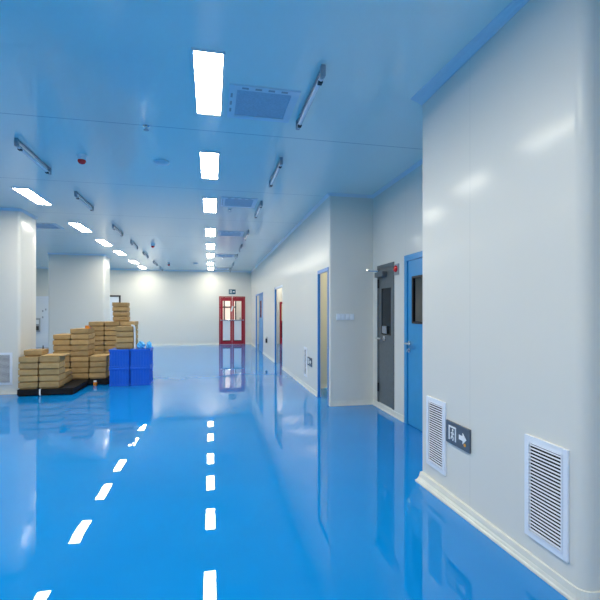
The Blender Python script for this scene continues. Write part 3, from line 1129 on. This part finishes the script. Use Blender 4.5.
for cx, side in (((CX[0] + CX[1]) / 2, 'left'), ((CX[2] + CX[3]) / 2, 'right')):
    for lev, pos in ((0, 'lower'), (1, 'upper')):
        o = cr0 if i == 0 else copy_tree(cr0)
        i += 1
        o.location = (cx, 8.22 + cl / 2 + .003, lev * CH)
        o['label'] = 'ribbed blue plastic crate, %s %s of the four beside the cartons' % (pos, side)
        o['group'] = 'blue crates'

# crumpled blue bags on the crates
def bag(label, loc, sx, sy, sz, seed):
    r = random.Random(seed)
    bm = bmesh.new()
    bmesh.ops.create_icosphere(bm, subdivisions=4, radius=1)
    ph = [r.uniform(0, 6) for _ in range(9)]
    for v in bm.verts:
        n = v.co.normalized()
        q = (math.sin(n.x * 5 + ph[0]) * math.sin(n.y * 6 + ph[1]) + .6 * math.sin(n.z * 9 + n.x * 7 + ph[2])
             + .5 * abs(math.sin(n.y * 11 + n.z * 5 + ph[3])) + .4 * math.sin(n.x * 15 - n.z * 13 + ph[4]))
        v.co = n * (1 + .17 * q)
        v.co = Vector((v.co.x * sx, v.co.y * sy, max(-.75, v.co.z) * sz + .75 * sz))
    m = MB()
    m.bm.free()
    m.bm = bm
    return m.build('plastic_bag', M['bag'], None, loc, smooth=True, label=label, category='plastic bag', group='blue bags on the crates')
TC = 2 * CH
bag('larger crumpled light blue plastic bag on the crates beside the strap', (-1.286, 8.40, TC), .068, .09, .070, 2)
bag('smaller crumpled light blue plastic bag at the right edge of the crates', (-1.140, 8.38, TC), .042, .085, .068, 5)

# ------------------------------------------------------------------ small things on the stacks
zt = PH + 9 * BH
t = thing('tape_roll', 'orange roll of tape standing on the tallest middle stack', 'tape', (-2.262, 8.56, zt))
rr = MB()
rr.lathe([(.022, .0), (.036, .0), (.036, .058), (.022, .058), (.022, .0)], 24)
rr.build('tape', M['orange'], t, smooth=True)
rr = MB()
rr.lathe([(.018, .002), (.0215, .002), (.0215, .056), (.018, .056), (.018, .002)], 20)
rr.build('core', M['carton'], t)
t = thing('tape_cutter', 'small navy tape cutter beside the orange tape roll', 'tape cutter', (-2.31 + .14 - .09, 8.75, zt))
MB().box(-.03, .03, -.05, .05, 0, .012, .003).box(-.008, .008, -.05, .05, .012, .03, .003).build('body', M['navy'], t)
MB().box(-.032, .032, -.056, -.049, .004, .024).build('blade', M['chrome'], t)

# white strap on the carton pile on the crates
def ribbon(pts, w, axis, th=.004):
    """a flat strap through pts, `w` wide along axis"""
    m = MB()
    ax = Vector(axis) * w / 2
    P = [Vector(p) for p in pts]
    rings = []
    for i, p in enumerate(P):
        d = (P[min(i + 1, len(P) - 1)] - P[max(i - 1, 0)]).normalized()
        nn = d.cross(Vector(axis)).normalized() * th / 2
        rings.append([m.bm.verts.new(q) for q in (p - ax - nn, p + ax - nn, p + ax + nn, p - ax + nn)])
    for a, b in zip(rings, rings[1:]):
        for k in range(4):
            m.bm.faces.new((a[k], a[(k + 1) % 4], b[(k + 1) % 4], b[k]))
    m.bm.faces.new(rings[0])
    m.bm.faces.new(rings[-1])
    return m
zp = TC + 4 * BH
pts = [(-1.44, 0, zp + .018), (-1.415, 0, zp + .018), (-1.397, 0, zp + .008), (-1.386, 0, zp - .015), (-1.382, 0, zp - .06),
       (-1.380, 0, zp - .14), (-1.380, 0, zp - .24), (-1.380, 0, zp - .33), (-1.378, 0, TC + .002)]
MB().tube(pts, .017).build('strap', M['white'], None, (0, 8.30, 0), smooth=True,
       label='white foam strap bent over the edge of the pile on the crates', category='strap')
x, z = -2.66, PH
ribbon([(0, .03, .002), (0, 0, .002), (0, -.012, -.004), (0, -.014, -.06), (0.004, -.016, -.098)], .022, (1, 0, 0), .003).build(
    'strap', M['white'], None, (-2.69, 7.53, PH), label='white packing strap hanging over the front edge of the near pallet', category='strap')

# jar in front of the middle pallet
x, y = -2.085, 8.40
t = thing('jar', 'small orange jar with white lid on the floor at the middle pallet', 'jar', (x, y, 0))
MB().lathe([(.028, 0), (.031, .006), (.031, .055), (.026, .062)], 20).build('body', M['orange'], t, smooth=True)
MB().lathe([(.029, .062), (.029, .088), (.025, .092)], 20).build('lid', M['white'], t, smooth=True)

# canister behind the front stacks
t = thing('canister', 'dark blue grey canister on the floor behind the near column', 'canister', (-3.69, 10.5, 0))
MB().box(-.062, .062, -.08, .08, 0, .5, .02, 3).build('body', M['canister'], t, smooth=True)
MB().lathe([(.022, .495), (.022, .54), (.012, .545), (.008, .60)], 14).build('spout', M['dark'], t, smooth=True)

# ------------------------------------------------------------------ world and colour
wd = bpy.data.worlds.new('world')
wd.use_nodes = True
wd.node_tree.nodes['Background'].inputs['Color'].default_value = (0.5, 0.6, 0.7, 1)
wd.node_tree.nodes['Background'].inputs['Strength'].default_value = 0.0
scene.world = wd
scene.view_settings.view_transform = 'Standard'
scene.view_settings.look = 'None'
scene.view_settings.exposure = 1.15
scene.view_settings.gamma = 1.0
scene.view_settings.use_curve_mapping = False
scene.cycles.use_denoising = True
scene.cycles.use_adaptive_sampling = False
scene.cycles.max_bounces = 10
scene.cycles.diffuse_bounces = 6
scene.cycles.glossy_bounces = 5
scene.cycles.transmission_bounces = 8
scene.cycles.sample_clamp_indirect = 20.0
scene.cycles.caustics_reflective = False
scene.cycles.caustics_refractive = False
